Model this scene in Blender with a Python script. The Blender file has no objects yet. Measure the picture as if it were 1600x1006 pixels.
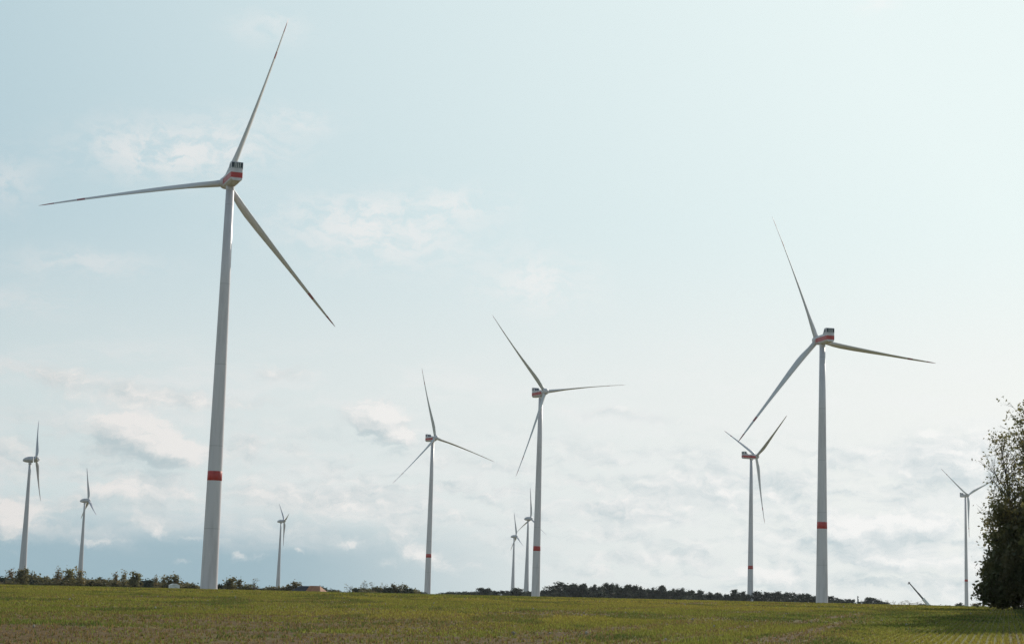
import bpy, bmesh, math, random
import numpy as np
from mathutils import Matrix, Vector
R_ = math.radians
scn = bpy.context.scene
col = scn.collection
rng = np.random.default_rng(7)
random.seed(7)

# ---------------------------------------------------------------- camera
F, EYE, HY = 2770.0, 2.0, 926.0
ROLL = math.atan(.0287)
PITCH = math.atan((HY - 503) * math.cos(ROLL) / F)
fw = np.array([0, math.cos(PITCH), math.sin(PITCH)])
r0 = np.array([1., 0, 0]); u0 = np.cross(r0, fw)
right = math.cos(ROLL) * r0 + math.sin(ROLL) * u0
up = -math.sin(ROLL) * r0 + math.cos(ROLL) * u0
cd = bpy.data.cameras.new('camera'); cam = bpy.data.objects.new('camera', cd); col.objects.link(cam)
cam.matrix_world = Matrix(((right[0], up[0], -fw[0], 0), (right[1], up[1], -fw[1], 0), (right[2], up[2], -fw[2], EYE), (0, 0, 0, 1)))
cd.sensor_width = 36; cd.lens = F * 36 / 1600; cd.clip_start = .5; cd.clip_end = 20000
scn.camera = cam

def ray(px, py):                      # horizontal-unit direction through a photo pixel
    d = fw + right * (px - 800) / F - up * (py - 503) / F
    return d / math.hypot(d[0], d[1])
def crest_y(px): return 913.5 + .02255 * px

# ---------------------------------------------------------------- view, sun, sky
scn.view_settings.view_transform = 'Standard'; scn.view_settings.look = 'None'
scn.view_settings.exposure = 0; scn.view_settings.gamma = 1
scn.cycles.use_denoising = True; scn.cycles.denoiser = 'OPENIMAGEDENOISE'
scn.cycles.denoising_input_passes = 'RGB_ALBEDO_NORMAL'; scn.cycles.denoising_prefilter = 'NONE'; scn.cycles.denoising_quality = 'HIGH'
scn.cycles.max_bounces = 6; scn.cycles.volume_bounces = 0
SUN_AZ, SUN_EL = R_(31), R_(26)       # azimuth to the right of the view (+Y)
sv = Vector((math.sin(SUN_AZ) * math.cos(SUN_EL), math.cos(SUN_AZ) * math.cos(SUN_EL), math.sin(SUN_EL)))
sl = bpy.data.lights.new('sun', 'SUN'); sl.energy = 4.0; sl.angle = R_(.53); sl.color = (1, .93, .82)
so = bpy.data.objects.new('sun', sl); col.objects.link(so)
so.rotation_euler = (-sv).to_track_quat('-Z', 'Y').to_euler(); so.location = (300, 300, 400)

class NT:
    """small helper for building node trees"""
    def __init__(s, nt): s.nt = nt; s.n = nt.nodes; s.l = nt.links
    def new(s, t, **k):
        n = s.n.new(t)
        for a, b in k.items(): setattr(n, a, b)
        return n
    def put(s, sock, v):
        if isinstance(v, (int, float)):
            try: sock.default_value = v
            except TypeError: sock.default_value = (v, v, v)
        elif isinstance(v, (tuple, list)):
            sock.default_value = tuple(v) + ((1,) if len(v) == 3 and len(sock.default_value) == 4 else ())
        else: s.l.new(v, sock)
    def m(s, op, a, b=0., c=None, clamp=False):
        n = s.new('ShaderNodeMath', operation=op, use_clamp=clamp)
        s.put(n.inputs[0], a); s.put(n.inputs[1], b)
        if c is not None: s.put(n.inputs[2], c)
        return n.outputs[0]
    def v(s, op, a, b=None, out=0):
        n = s.new('ShaderNodeVectorMath', operation=op)
        s.put(n.inputs[0], a)
        if b is not None: s.put(n.inputs[1], b)
        return n.outputs[out]
    def mix(s, f, a, b):
        n = s.new('ShaderNodeMix', data_type='RGBA')
        s.put(n.inputs[0], f); s.put(n.inputs[6], a); s.put(n.inputs[7], b)
        return n.outputs[2]
    def rng(s, x, a, b, c=0., d=1., smooth=True):
        n = s.new('ShaderNodeMapRange', interpolation_type='SMOOTHSTEP' if smooth else 'LINEAR')
        for i, q in enumerate((x, a, b, c, d)): s.put(n.inputs[i], q)
        return n.outputs[0]
    def noise(s, vec, scale, detail=6, rough=.55, dim='3D', out=0):
        n = s.new('ShaderNodeTexNoise', noise_dimensions=dim)
        if vec is not None: s.put(n.inputs['Vector'], vec)
        n.inputs['Scale'].default_value = scale; n.inputs['Detail'].default_value = detail; n.inputs['Roughness'].default_value = rough
        return n.outputs[out]
    def comb(s, x, y, z=0.):
        n = s.new('ShaderNodeCombineXYZ')
        for i, q in enumerate((x, y, z)): s.put(n.inputs[i], q)
        return n.outputs[0]

def srgb(r, g, b, k=1.):
    f = lambda c: (c / 255 / 12.92 if c <= 10 else ((c / 255 + .055) / 1.055) ** 2.4) * k
    return (f(r), f(g), f(b))

w = bpy.data.worlds.new('World'); scn.world = w; w.use_nodes = True
w.node_tree.nodes.clear()
N = NT(w.node_tree)
SS = .1                                # background strength
sky = N.new('ShaderNodeTexSky', sky_type='NISHITA', sun_disc=False, sun_elevation=SUN_EL, sun_rotation=SUN_AZ,
            altitude=50, air_density=1.0, dust_density=2.5, ozone_density=1.2)
dirv = N.v('NORMALIZE', N.new('ShaderNodeTexCoord').outputs['Generated'])
sx = N.new('ShaderNodeSeparateXYZ'); N.l.new(dirv, sx.inputs[0])
az = N.m('MULTIPLY', N.m('ARCTAN2', sx.outputs[0], sx.outputs[1]), 180 / math.pi)
el = N.m('MULTIPLY', N.m('ARCSINE', sx.outputs[2]), 180 / math.pi)
q = N.comb(az, el)
cosg = N.v('DOT_PRODUCT', dirv, tuple(sv), out=1)
K = 1 / SS
toward = N.rng(cosg, .63, .94, smooth=False)
base = N.mix(toward, srgb(171, 198, 209, K), srgb(229, 243, 243, K))
low = N.mix(toward, srgb(204, 218, 220, K), srgb(240, 243, 241, K))
base = N.mix(N.rng(el, 12.5, 5.5), base, low)
hazefac = N.rng(el, 22, 55, .97, .15)
base = N.mix(hazefac, sky.outputs[0], base)
# blue-grey bank of distant air low on the left
bank = N.m('MULTIPLY', N.rng(el, 2.9, .9), N.rng(az, 3.5, -9))
base = N.mix(N.m('MULTIPLY', bank, .95), base, srgb(150, 178, 190, K))
# --- clouds: noise warped soft blobs where the masses stand, plus broken low stratus
warp = N.v('SUBTRACT', N.noise(q, .55, 5, .6, out=1), (.5, .5, .5))
warp2 = N.v('SUBTRACT', N.noise(q, 2.4, 4, .6, out=1), (.5, .5, .5))
qw = N.v('ADD', N.v('ADD', q, N.v('MULTIPLY', warp, (1.7, .9, 0))), N.v('MULTIPLY', warp2, (.42, .34, 0)))
def blob(px, py, wx, wy, amp, qw=None):
    qw = qw or globals()['qw']
    d = ray(px, py); a0 = math.degrees(math.atan2(d[0], d[1])); e0 = math.degrees(math.atan(d[2]))
    k = 1600 / 32.2
    t = N.v('MULTIPLY', N.v('SUBTRACT', qw, (a0, e0, 0)), (k / wx, k / wy, 0))
    return N.m('MULTIPLY', N.m('EXPONENT', N.m('MULTIPLY', N.v('DOT_PRODUCT', t, t, out=1), -1.)), amp)
def total(bs, qq=None):
    s = None
    for b in bs:
        x = blob(*b, qq); s = x if s is None else N.m('ADD', s, x)
    return s
fine = N.noise(N.v('MULTIPLY', qw, (.6, 1.15, 1)), 1.35, 8, .6)
fine2 = N.noise(N.v('ADD', N.v('MULTIPLY', qw, (.6, 1.15, 1)), (.14, .20, 0)), 1.35, 8, .6)   # the same noise a step towards the sun
# thin high patches
thin = total([(250, 240, 120, 42, .9), (380, 215, 90, 40, .5), (480, 185, 45, 18, .55), (590, 370, 150, 48, .85), (720, 320, 80, 24, .6),
              (840, 445, 85, 42, .85), (130, 412, 110, 20, .5), (15, 285, 50, 40, .5), (420, 45, 60, 25, .45), (1085, 570, 50, 35, .3),
              (560, 330, 120, 26, .4), (30, 470, 80, 24, .4), (1370, 8, 30, 12, .6)])
thin = N.m('MULTIPLY', thin, N.rng(N.m('ADD', N.m('MULTIPLY', fine, .6), N.m('MULTIPLY', N.noise(N.v('MULTIPLY', qw, (.8, 1.5, 1)), 2.6, 6, .6), .4)), .38, .58))
# soft streaky mid veils
streak = N.noise(N.v('MULTIPLY', qw, (.16, .62, 1)), 1.6, 7, .6)
veil = N.m('MULTIPLY', N.rng(streak, .42, .66), N.m('MULTIPLY', N.rng(el, 8.6, 6.2), N.rng(el, .8, 2.6)))
# puffy cumulus and the broken low layer
PUFFS = [(215, 682, 62, 36, 1.15), (275, 708, 50, 22, .9), (165, 660, 50, 20, .5), (595, 650, 48, 30, 1.1), (630, 680, 30, 15, .7), (15, 815, 40, 28, 1.1),
              (190, 770, 50, 16, .8), (90, 790, 60, 20, .6), (245, 825, 22, 12, .7), (60, 580, 90, 22, .55), (190, 610, 120, 24, .5), (440, 580, 50, 18, .55), (380, 690, 40, 24, .5),
              (330, 625, 150, 18, .5), (1340, 830, 70, 26, 1.0), (1440, 815, 50, 20, .9), (1400, 870, 90, 24, .8), (1500, 720, 120, 60, .8), (1200, 900, 80, 16, .6),
              (660, 858, 40, 14, .8), (620, 835, 22, 9, .7), (710, 880, 60, 14, .6), (960, 870, 60, 18, .7), (1010, 655, 90, 14, .45), (930, 640, 80, 10, .35), (560, 790, 160, 26, .6), (430, 770, 120, 22, .5), (960, 800, 130, 26, .6), (1130, 770, 130, 40, .6),
         (375, 862, 16, 5, .36), (470, 862, 12, 4, .4), (412, 868, 34, 7, .32), (285, 875, 18, 5, .32), (620, 884, 30, 8, .42), (540, 845, 60, 6, .45), (330, 842, 60, 5, .45), (150, 845, 60, 6, .42)]
puff = total(PUFFS); puff2 = total(PUFFS[:7] + PUFFS[14:19], N.v('ADD', qw, (.30, .34, 0)))
puff1 = total(PUFFS[:7] + PUFFS[14:19])
lowlay = N.m('MULTIPLY', N.rng(N.noise(N.v('MULTIPLY', qw, (.3, .95, 1)), 1.25, 8, .6), .40, .62),
             N.m('MULTIPLY', N.rng(el, 6.0, 3.6), N.rng(N.m('ADD', el, N.m('MULTIPLY', N.rng(az, -2, 6), 2.)), .6, 2.4)))
cumA = N.rng(N.m('ADD', puff1, N.m('MULTIPLY', N.m('SUBTRACT', N.noise(N.v('MULTIPLY', qw, (.9, 1.2, 1)), 1.5, 7, .58), .5), 1.5)), .36, .66)
cum = N.rng(N.m('ADD', puff, N.m('MULTIPLY', N.m('SUBTRACT', fine, .5), 1.25)), .16, .80)
relief = N.m('ADD', N.m('ADD', .60, N.m('MULTIPLY', N.m('SUBTRACT', puff1, puff2), 1.05)), N.m('MULTIPLY', N.m('SUBTRACT', fine, fine2), 2.2), clamp=True)
white = N.mix(toward, srgb(230, 227, 224, K), srgb(250, 251, 249, K))
shade = N.mix(toward, srgb(182, 197, 201, K), srgb(188, 204, 209, K))
ccol = N.mix(relief, shade, white)
veilc = N.mix(toward, srgb(224, 224, 224, K), srgb(243, 246, 245, K))
skyc = N.mix(N.m('MULTIPLY', thin, .95, clamp=True), base, veilc)
skyc = N.mix(N.m('MULTIPLY', veil, .5), skyc, veilc)
skyc = N.mix(N.m('MULTIPLY', lowlay, .82), skyc, ccol)
skyc = N.mix(N.m('MULTIPLY', cum, .95), skyc, ccol)
relA = N.m('ADD', N.m('ADD', .62, N.m('MULTIPLY', N.m('SUBTRACT', puff1, puff2), .85)), N.m('MULTIPLY', N.m('SUBTRACT', fine, fine2), 1.6), clamp=True)
skyc = N.mix(N.m('MULTIPLY', cumA, .72), skyc, N.mix(relA, shade, white))
bg = N.new('ShaderNodeBackground'); N.l.new(skyc, bg.inputs[0]); bg.inputs[1].default_value = SS
wo = N.new('ShaderNodeOutputWorld'); N.l.new(bg.outputs[0], wo.inputs[0])
w.cycles.sampling_method = 'MANUAL'; w.cycles.sample_map_resolution = 512

# ---------------------------------------------------------------- materials
def mat(name):
    m = bpy.data.materials.new(name); m.use_nodes = True
    t = NT(m.node_tree); return m, t, m.node_tree.nodes['Principled BSDF']
def paint(name, c, rough=.45, dirt=.12, scale=.35, streak=True):
    m, t, b = mat(name)
    p = t.new('ShaderNodeTexCoord').outputs['Object']
    n = t.noise(t.v('MULTIPLY', p, (1, 1, .12 if streak else 1)), scale, 7, .6)
    c2 = tuple(x * (1 - dirt * 2.2) for x in c)
    t.l.new(t.mix(t.rng(n, .42, .75), c, c2), b.inputs['Base Color'])
    b.inputs['Roughness'].default_value = rough
    t.l.new(t.rng(n, .3, .7, rough - .06, rough + .1), b.inputs['Roughness'])
    return m
M = {}
M['paint'] = paint('light_grey_paint', (.63, .59, .62))
M['tip'] = paint('dark_red_marking', (.36, .15, .16), .6, .15)
M['blade'] = paint('blade_gelcoat', (.62, .60, .61), .6, .08)
M['old'] = paint('aged_grey_paint', (.50, .49, .53), .5, .12)
M['red'] = paint('signal_red_paint', (.46, .035, .03), .45, .15)
M['dark'] = paint('dark_grille', (.04, .055, .075), .6, .2, 2)
M['steel'] = paint('weathered_steel', (.10, .105, .11), .5, .25, 1.5, False)
M['cream'] = paint('pale_render', (.62, .62, .58), .8, .12, 1, False)
M['white'] = paint('white_lacquer', (.72, .72, .70), .4, .1, 1, False)
M['slate'] = paint('dark_roof_sheet', (.03, .033, .042), .6, .2, .8, False)
M['rubber'] = paint('rubber', (.02, .02, .02), .8, .1, 2, False)
M['glass'] = paint('dark_window', (.015, .02, .025), .1, .1, 1, False)
def tile():
    m, t, b = mat('orange_clay_tiles')
    p = t.new('ShaderNodeTexCoord').outputs['Object']
    n = t.noise(p, .9, 6, .65)
    t.l.new(t.mix(t.rng(n, .35, .7), (.42, .185, .09), (.26, .115, .065)), b.inputs['Base Color'])
    wv = t.new('ShaderNodeTexWave'); wv.inputs['Scale'].default_value = 2.2; t.l.new(p, wv.inputs['Vector'])
    bp = t.new('ShaderNodeBump'); bp.inputs['Strength'].default_value = .5; t.l.new(wv.outputs['Fac'], bp.inputs['Height']); t.l.new(bp.outputs[0], b.inputs['Normal'])
    b.inputs['Roughness'].default_value = .8
    return m
M['tile'] = tile()
def leafmat(name, ca, cb, trans=.32, scale=.35):
    m = bpy.data.materials.new(name); m.use_nodes = True; m.node_tree.nodes.clear(); t = NT(m.node_tree)
    p = t.new('ShaderNodeTexCoord').outputs['Object']
    n = t.noise(p, scale, 4, .6); n2 = t.noise(p, 5., 2, .5)
    rnd = t.new('ShaderNodeObjectInfo').outputs['Random']
    f = t.m('ADD', t.rng(n, .35, .65), t.m('MULTIPLY', t.m('SUBTRACT', n2, .5), 1.3), clamp=True)
    c = t.mix(f, ca, cb)
    hs = t.new('ShaderNodeHueSaturation'); t.l.new(c, hs.inputs['Color'])
    t.l.new(t.rng(rnd, 0, 1, .8, 1.2, False), hs.inputs['Value']); t.l.new(t.rng(rnd, 0, 1, .485, .51, False), hs.inputs['Hue'])
    d = t.new('ShaderNodeBsdfDiffuse'); t.l.new(hs.outputs[0], d.inputs[0])
    tr = t.new('ShaderNodeBsdfTranslucent'); t.l.new(hs.outputs[0], tr.inputs[0])
    g = t.new('ShaderNodeBsdfGlossy'); g.inputs['Roughness'].default_value = .45; g.inputs[0].default_value = (.8, .8, .8, 1)
    mx = t.new('ShaderNodeMixShader'); mx.inputs[0].default_value = trans; t.l.new(d.outputs[0], mx.inputs[1]); t.l.new(tr.outputs[0], mx.inputs[2])
    m2 = t.new('ShaderNodeMixShader'); m2.inputs[0].default_value = .03; t.l.new(mx.outputs[0], m2.inputs[1]); t.l.new(g.outputs[0], m2.inputs[2])
    o = t.new('ShaderNodeOutputMaterial'); t.l.new(m2.outputs[0], o.inputs[0])
    return m
M['leaf_dark'] = leafmat('dark_foliage', (.026, .041, .027), (.050, .062, .032), .25)
M['leaf_olive'] = leafmat('olive_foliage', (.11, .11, .045), (.19, .16, .07), .4)
M['leaf_autumn'] = leafmat('autumn_foliage', (.15, .135, .055), (.25, .19, .085), .45)
M['leaf_pine'] = leafmat('pine_needles', (.020, .034, .022), (.038, .050, .026), .15)
M['leaf_poplar'] = leafmat('poplar_leaves', (.12, .13, .048), (.215, .18, .075), .45)
M['leaf_shrub'] = leafmat('shrub_leaves', (.078, .090, .034), (.150, .135, .056), .42)
M['twig'] = leafmat('bare_twigs', (.075, .065, .055), (.11, .095, .08), .0)
M['bark'] = paint('bark', (.075, .062, .05), .9, .3, 3)

# ---------------------------------------------------------------- mesh helpers
def tag(o, label=None, cat=None, group=None, kind=None):
    for k, x in (('label', label), ('category', cat), ('group', group), ('kind', kind)):
        if x: o[k] = x
    return o
def empty(name, loc, rz=0):
    o = bpy.data.objects.new(name, None); col.objects.link(o); o.location = loc; o.rotation_euler.z = rz
    o.empty_display_size = 1; return o
def link(name, me, parent=None):
    o = bpy.data.objects.new(name, me); col.objects.link(o)
    if parent: o.parent = parent
    return o
def npmesh(name, V, Fc, mats, smooth=False, midx=None):
    V = np.asarray(V, np.float32); Fc = np.asarray(Fc, np.int32); k = Fc.shape[1]
    me = bpy.data.meshes.new(name)
    me.vertices.add(len(V)); me.vertices.foreach_set('co', V.ravel())
    me.loops.add(Fc.size); me.loops.foreach_set('vertex_index', Fc.ravel())
    me.polygons.add(len(Fc)); me.polygons.foreach_set('loop_start', np.arange(0, Fc.size, k, dtype=np.int32))
    for m in mats: me.materials.append(m)
    if midx is not None: me.polygons.foreach_set('material_index', np.asarray(midx, np.int32))
    me.polygons.foreach_set('use_smooth', np.full(len(Fc), smooth))
    me.update(calc_edges=True); return me
def bmfin(bm, name, mats, smooth=False):
    bmesh.ops.recalc_face_normals(bm, faces=bm.faces)
    me = bpy.data.meshes.new(name); bm.to_mesh(me); bm.free()
    for m in mats: me.materials.append(m)
    me.polygons.foreach_set('use_smooth', np.full(len(me.polygons), smooth)); return me
def box(bm, c, s, mi=0, bev=0, rot=None):
    g = bmesh.ops.create_cube(bm, size=1)
    vs = g['verts']
    for v in vs: v.co = Vector((v.co.x * s[0], v.co.y * s[1], v.co.z * s[2]))
    if bev:
        es = list({e for v in vs for e in v.link_edges})
        r = bmesh.ops.bevel(bm, geom=es, offset=bev, segments=2, affect='EDGES')
        vs = list({v for f in r['faces'] for v in f.verts} | {v for v in vs if v.is_valid})
    for v in vs:
        if rot: v.co = rot @ v.co
        v.co += Vector(c)
    for f in {f for v in vs for f in v.link_faces}: f.material_index = mi
def ringloft(bm, rings, cap=True, mi=0, mif=None):
    """rings: lists of points, same count; closed loops"""
    R = [[bm.verts.new(p) for p in r] for r in rings]
    n = len(R[0])
    for i in range(len(R) - 1):
        for j in range(n):
            f = bm.faces.new((R[i][j], R[i][(j + 1) % n], R[i + 1][(j + 1) % n], R[i + 1][j]))
            f.material_index = mif(i, j) if mif else mi; f.smooth = True
    if cap:
        for r in (R[0], R[-1]):
            if len({tuple(round(x, 5) for x in v.co) for v in r}) > 2:
                f = bm.faces.new(r); f.material_index = mif(0 if r is R[0] else len(R) - 2, 0) if mif else mi
    return R
def lathe_z(prof, n=40): return [[(r * math.cos(2 * math.pi * k / n), r * math.sin(2 * math.pi * k / n), z) for k in range(n)] for r, z in prof]
def lathe_y(prof, n=32, zs=1.): return [[(r * math.cos(2 * math.pi * k / n), y, r * zs * math.sin(2 * math.pi * k / n) + dz) for k in range(n)] for r, y, dz in prof]

# ---------------------------------------------------------------- ground
def vnoise(x, y, seed=0):
    """smooth value noise on a unit lattice"""
    xi = np.floor(x).astype(np.int64); yi = np.floor(y).astype(np.int64); fx = x - xi; fy = y - yi
    def h(a, b):
        n = (a * 374761393 + b * 668265263 + seed * 974634777) & 0xffffffff
        n = ((n ^ (n >> 13)) * 1274126177) & 0xffffffff
        return ((n ^ (n >> 16)) & 0xffff) / 65535.
    sx_ = fx * fx * (3 - 2 * fx); sy_ = fy * fy * (3 - 2 * fy)
    return (h(xi, yi) * (1 - sx_) + h(xi + 1, yi) * sx_) * (1 - sy_) + (h(xi, yi + 1) * (1 - sx_) + h(xi + 1, yi + 1) * sx_) * sy_
def fbm(x, y, seed=0, o=4):
    s = 0; a = .5; t = 0
    for i in range(o):
        s = s + a * vnoise(x * 2 ** i + 17.3 * i, y * 2 ** i - 9.1 * i, seed + i); t += a; a *= .55
    return s / t
_u = [(math.atan2(*ray(px, crest_y(px))[:2]), ray(px, crest_y(px))[2]) for px in np.linspace(0, 1600, 33)]
MU = np.polyfit([a for a, b in _u], [b for a, b in _u], 2)
D0 = 300.
def sstep(a, b, x): t = np.clip((x - a) / (b - a), 0, 1); return t * t * (3 - 2 * t)
def ground_z(X, Y):
    X = np.asarray(X, float); Y = np.asarray(Y, float)
    d = np.hypot(X, Y); a = np.clip(np.arctan2(X, Y), -.34, .34)
    m = np.polyval(MU, a)
    near = EYE * (1 - np.minimum(d, D0) / D0) ** 2
    far = 4.2 * sstep(430, 900, d) + .0004 * np.maximum(d - D0, 0)
    und = .05 * (fbm(X / 14, Y / 14, 3) - .5) * sstep(10, 40, d) * (1 - sstep(200, 290, d))
    return EYE + m * d - near - far + und
def gz(x, y): return float(ground_z(x, y))

RA = math.atan(.280)                   # direction the drilled rows run in
rc, rs = math.cos(RA), math.sin(RA)
def rowco(X, Y): return X * rc - Y * rs, X * rs + Y * rc    # across, along
def cover(X, Y):
    """how green the drilled field is, 0 bare soil .. 1 full green: streaks along the rows, headland passes on the left"""
    c, l = rowco(X, Y)
    a = fbm(c / 2.4, l / 60, 11, 4)
    hx, hy = X * .95 - Y * .12, X * .12 + Y * .99
    b = .6 * fbm(hx / 45, hy / 4.5, 23, 4) + .4 * fbm(hx / 60, hy / 1.4, 29, 3)
    az_ = np.arctan2(X, Y)
    k = sstep(-.10, .08, az_)
    s = a * k + b * (1 - k)
    s = .62 * s + .22 * fbm(X / 5, Y / 9, 5, 3) + .16 * fbm(c / 1.1, l / 40, 61, 2)
    d = np.hypot(X, Y)
    cc = (c + 3.) % 15.
    s = s - .0 * ((np.abs(cc - 1.) < .16) | (np.abs(cc - 2.9) < .16)) * k
    hh = (hy + 2.) % 21.
    s = s - .20 * ((np.abs(hh - 1.) < .35) | (np.abs(hh - 2.9) < .35)) * (1 - k)
    lift = .10 * sstep(66, 120, d) - .02 * (1 - sstep(50, 62, d))
    lift = lift + .14 * sstep(.19, .25, az_)
    return np.clip((s - .41 + lift) / .18, 0, 1)

def build_ground():
    rad = np.concatenate([[.0, 3, 8, 15, 24, 34, 42], np.arange(46, 130, .6), np.arange(130, 330, 2.), np.geomspace(332, 3900, 60)])
    azf = np.linspace(-.42, .42, 300); azb = np.linspace(.42, 2 * math.pi - .42, 90)[1:-1]
    A = np.concatenate([azf, azb]); nr, na = len(rad), len(A)
    X = rad[:, None] * np.sin(A)[None]; Y = rad[:, None] * np.cos(A)[None]
    Z = ground_z(X, Y)
    V = np.stack([X, Y, Z], -1).reshape(-1, 3)
    i = np.arange(nr - 1)[:, None]; j = np.arange(na)[None]; jn = (j + 1) % na
    Fc = np.stack([i * na + j, i * na + jn, (i + 1) * na + jn, (i + 1) * na + j], -1).reshape(-1, 4)
    Fc = Fc[:, ::-1]
    m, t, b = mat('drilled_field_soil')
    me = npmesh('field', V, Fc, [m], True)
    at = me.attributes.new('cover', 'FLOAT', 'POINT'); at.data.foreach_set('value', cover(X, Y).ravel().astype(np.float32))
    cov = t.new('ShaderNodeAttribute', attribute_name='cover').outputs['Fac']
    p = t.new('ShaderNodeTexCoord').outputs['Object']
    n1 = t.noise(p, 2.2, 6, .65); n2 = t.noise(p, .22, 4, .6)
    soil = t.mix(t.rng(n1, .3, .7), (.074, .045, .018), (.158, .100, .040))
    green = t.mix(t.rng(n1, .3, .72), (.14, .14, .035), (.23, .20, .065))
    green = t.mix(t.rng(n2, .4, .65), green, (.120, .105, .042))
    c = t.mix(t.m('ADD', cov, t.m('MULTIPLY', t.m('SUBTRACT', n1, .5), 1.1), clamp=True), soil, green)
    t.l.new(c, b.inputs['Base Color']); b.inputs['Roughness'].default_value = .95; b.inputs['Specular IOR Level'].default_value = .1
    bp = t.new('ShaderNodeBump'); bp.inputs['Strength'].default_value = .8; bp.inputs['Distance'].default_value = .12
    t.l.new(t.noise(p, 5., 5, .7), bp.inputs['Height']); t.l.new(bp.outputs[0], b.inputs['Normal'])
    o = link('field', me); tag(o, 'drilled green and brown farm field rising gently to a straight crest', None, None, 'structure')
    return o
ground = build_ground()

# the seedlings: far too many to count
def build_crop():
    P = []
    def sample(n, d0, d1, h0, wmul):
        d = np.sqrt(rng.uniform(d0 * d0, d1 * d1, n)); a = rng.uniform(-.325, .325, n)
        X, Y = d * np.sin(a), d * np.cos(a)
        c, l = rowco(X, Y)
        c = np.round(c / .27) * .27 + rng.normal(0, .022, n)          # drilled rows
        X, Y = c * rc + l * rs, -c * rs + l * rc
        cv = cover(X, Y)
        keep = rng.random(n) < .15 + .85 * cv ** 1.2
        X, Y, cv = X[keep], Y[keep], cv[keep]
        P.append((X, Y, cv, np.full(len(X), h0) * rng.uniform(.5, 1.25, len(X)), np.full(len(X), wmul)))
    sample(76000, 44, 90, .095, .85); sample(95000, 90, 170, .105, 1.1); sample(70000, 170, 320, .14, 2.)
    X, Y, cv, h, wm = (np.concatenate(z) for z in zip(*P)); n = len(X)
    Z = ground_z(X, Y)
    nb = 4
    ang = rng.uniform(0, 2 * np.pi, (n, nb)); lean = rng.uniform(.15, .8, (n, nb)) * h[:, None]
    wd = .012 + .02 * rng.random((n, nb)); wd *= wm[:, None]
    bx = X[:, None] + rng.normal(0, .035, (n, nb)); by = Y[:, None] + rng.normal(0, .035, (n, nb))
    hh = h[:, None] * rng.uniform(.6, 1.2, (n, nb))
    dx, dy = np.cos(ang), np.sin(ang)
    z0 = np.broadcast_to(Z[:, None] - .01, (n, nb))
    v0 = np.stack([bx - dy * wd, by + dx * wd, z0], -1); v1 = np.stack([bx + dy * wd, by - dx * wd, z0], -1)
    v2 = np.stack([bx + dx * lean, by + dy * lean, Z[:, None] + hh], -1)
    V = np.stack([v0, v1, v2], 2).reshape(-1, 3)
    Fc = np.arange(len(V)).reshape(-1, 3)
    m = bpy.data.materials.new('seedling_leaves'); m.use_nodes = True; m.node_tree.nodes.clear(); t = NT(m.node_tree)
    me = npmesh('crop_seedlings', V, Fc, [m])
    dry = (rng.random((n, nb)) < (.16 + .62 * (1 - cv))[:, None])
    g = np.array([.285, .275, .058]) * rng.uniform(.55, 1.3, (n, nb, 1)); y = np.array([.27, .185, .080]) * rng.uniform(.5, 1.2, (n, nb, 1))
    patch = fbm(X / 22, Y / 30, 41, 3)[:, None, None]
    g = g * (1 + (patch - .5) * np.array([1.3, .7, .6]))
    weed = (fbm(X / 3.5, Y / 12, 88, 3) > .60)[:, None, None]
    g = np.where(weed, g * np.array([.55, .66, .8]), g)
    C = np.where(dry[..., None], y, g)
    C4 = np.concatenate([np.repeat(C.reshape(-1, 3), 3, 0), np.ones((len(V), 1))], 1).astype(np.float32)
    at = me.attributes.new('tint', 'FLOAT_COLOR', 'POINT'); at.data.foreach_set('color', C4.ravel())
    ca = t.new('ShaderNodeAttribute', attribute_name='tint').outputs['Color']
    d = t.new('ShaderNodeBsdfDiffuse'); t.l.new(ca, d.inputs[0]); tr = t.new('ShaderNodeBsdfTranslucent'); t.l.new(ca, tr.inputs[0])
    mx = t.new('ShaderNodeMixShader'); mx.inputs[0].default_value = .4; t.l.new(d.outputs[0], mx.inputs[1]); t.l.new(tr.outputs[0], mx.inputs[2])
    o = t.new('ShaderNodeOutputMaterial'); t.l.new(mx.outputs[0], o.inputs[0])
    tag(link('crop_seedlings', me), 'short green seedlings and dry stubble covering the field', None, None, 'stuff')
build_crop()

def build_stones():
    ico = bmesh.new(); bmesh.ops.create_icosphere(ico, subdivisions=1, radius=1)
    v0 = np.array([v.co[:] for v in ico.verts]); f0 = np.array([[v.index for v in f.verts] for f in ico.faces]); ico.free()
    n = 170; d = np.sqrt(rng.uniform(48 ** 2, 190 ** 2, n)); a = rng.uniform(-.32, .32, n)
    X, Y = d * np.sin(a), d * np.cos(a); Z = ground_z(X, Y); s = rng.uniform(.025, .075, n)
    V = v0[None] * (s[:, None, None] * rng.uniform(.6, 1.3, (n, 1, 3))) * rng.uniform(.85, 1.15, (n, len(v0), 1)) + np.stack([X, Y, Z + s * .6 + .02], -1)[:, None]
    Fc = f0[None] + (np.arange(n) * len(v0))[:, None, None]
    me = npmesh('field_stones', V.reshape(-1, 3), Fc.reshape(-1, 3), [paint('pale_stone', (.34, .30, .24), .9, .2, 4, False)])
    tag(link('field_stones', me), 'pale stones and clods scattered over the field', None, None, 'stuff')
build_stones()

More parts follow.
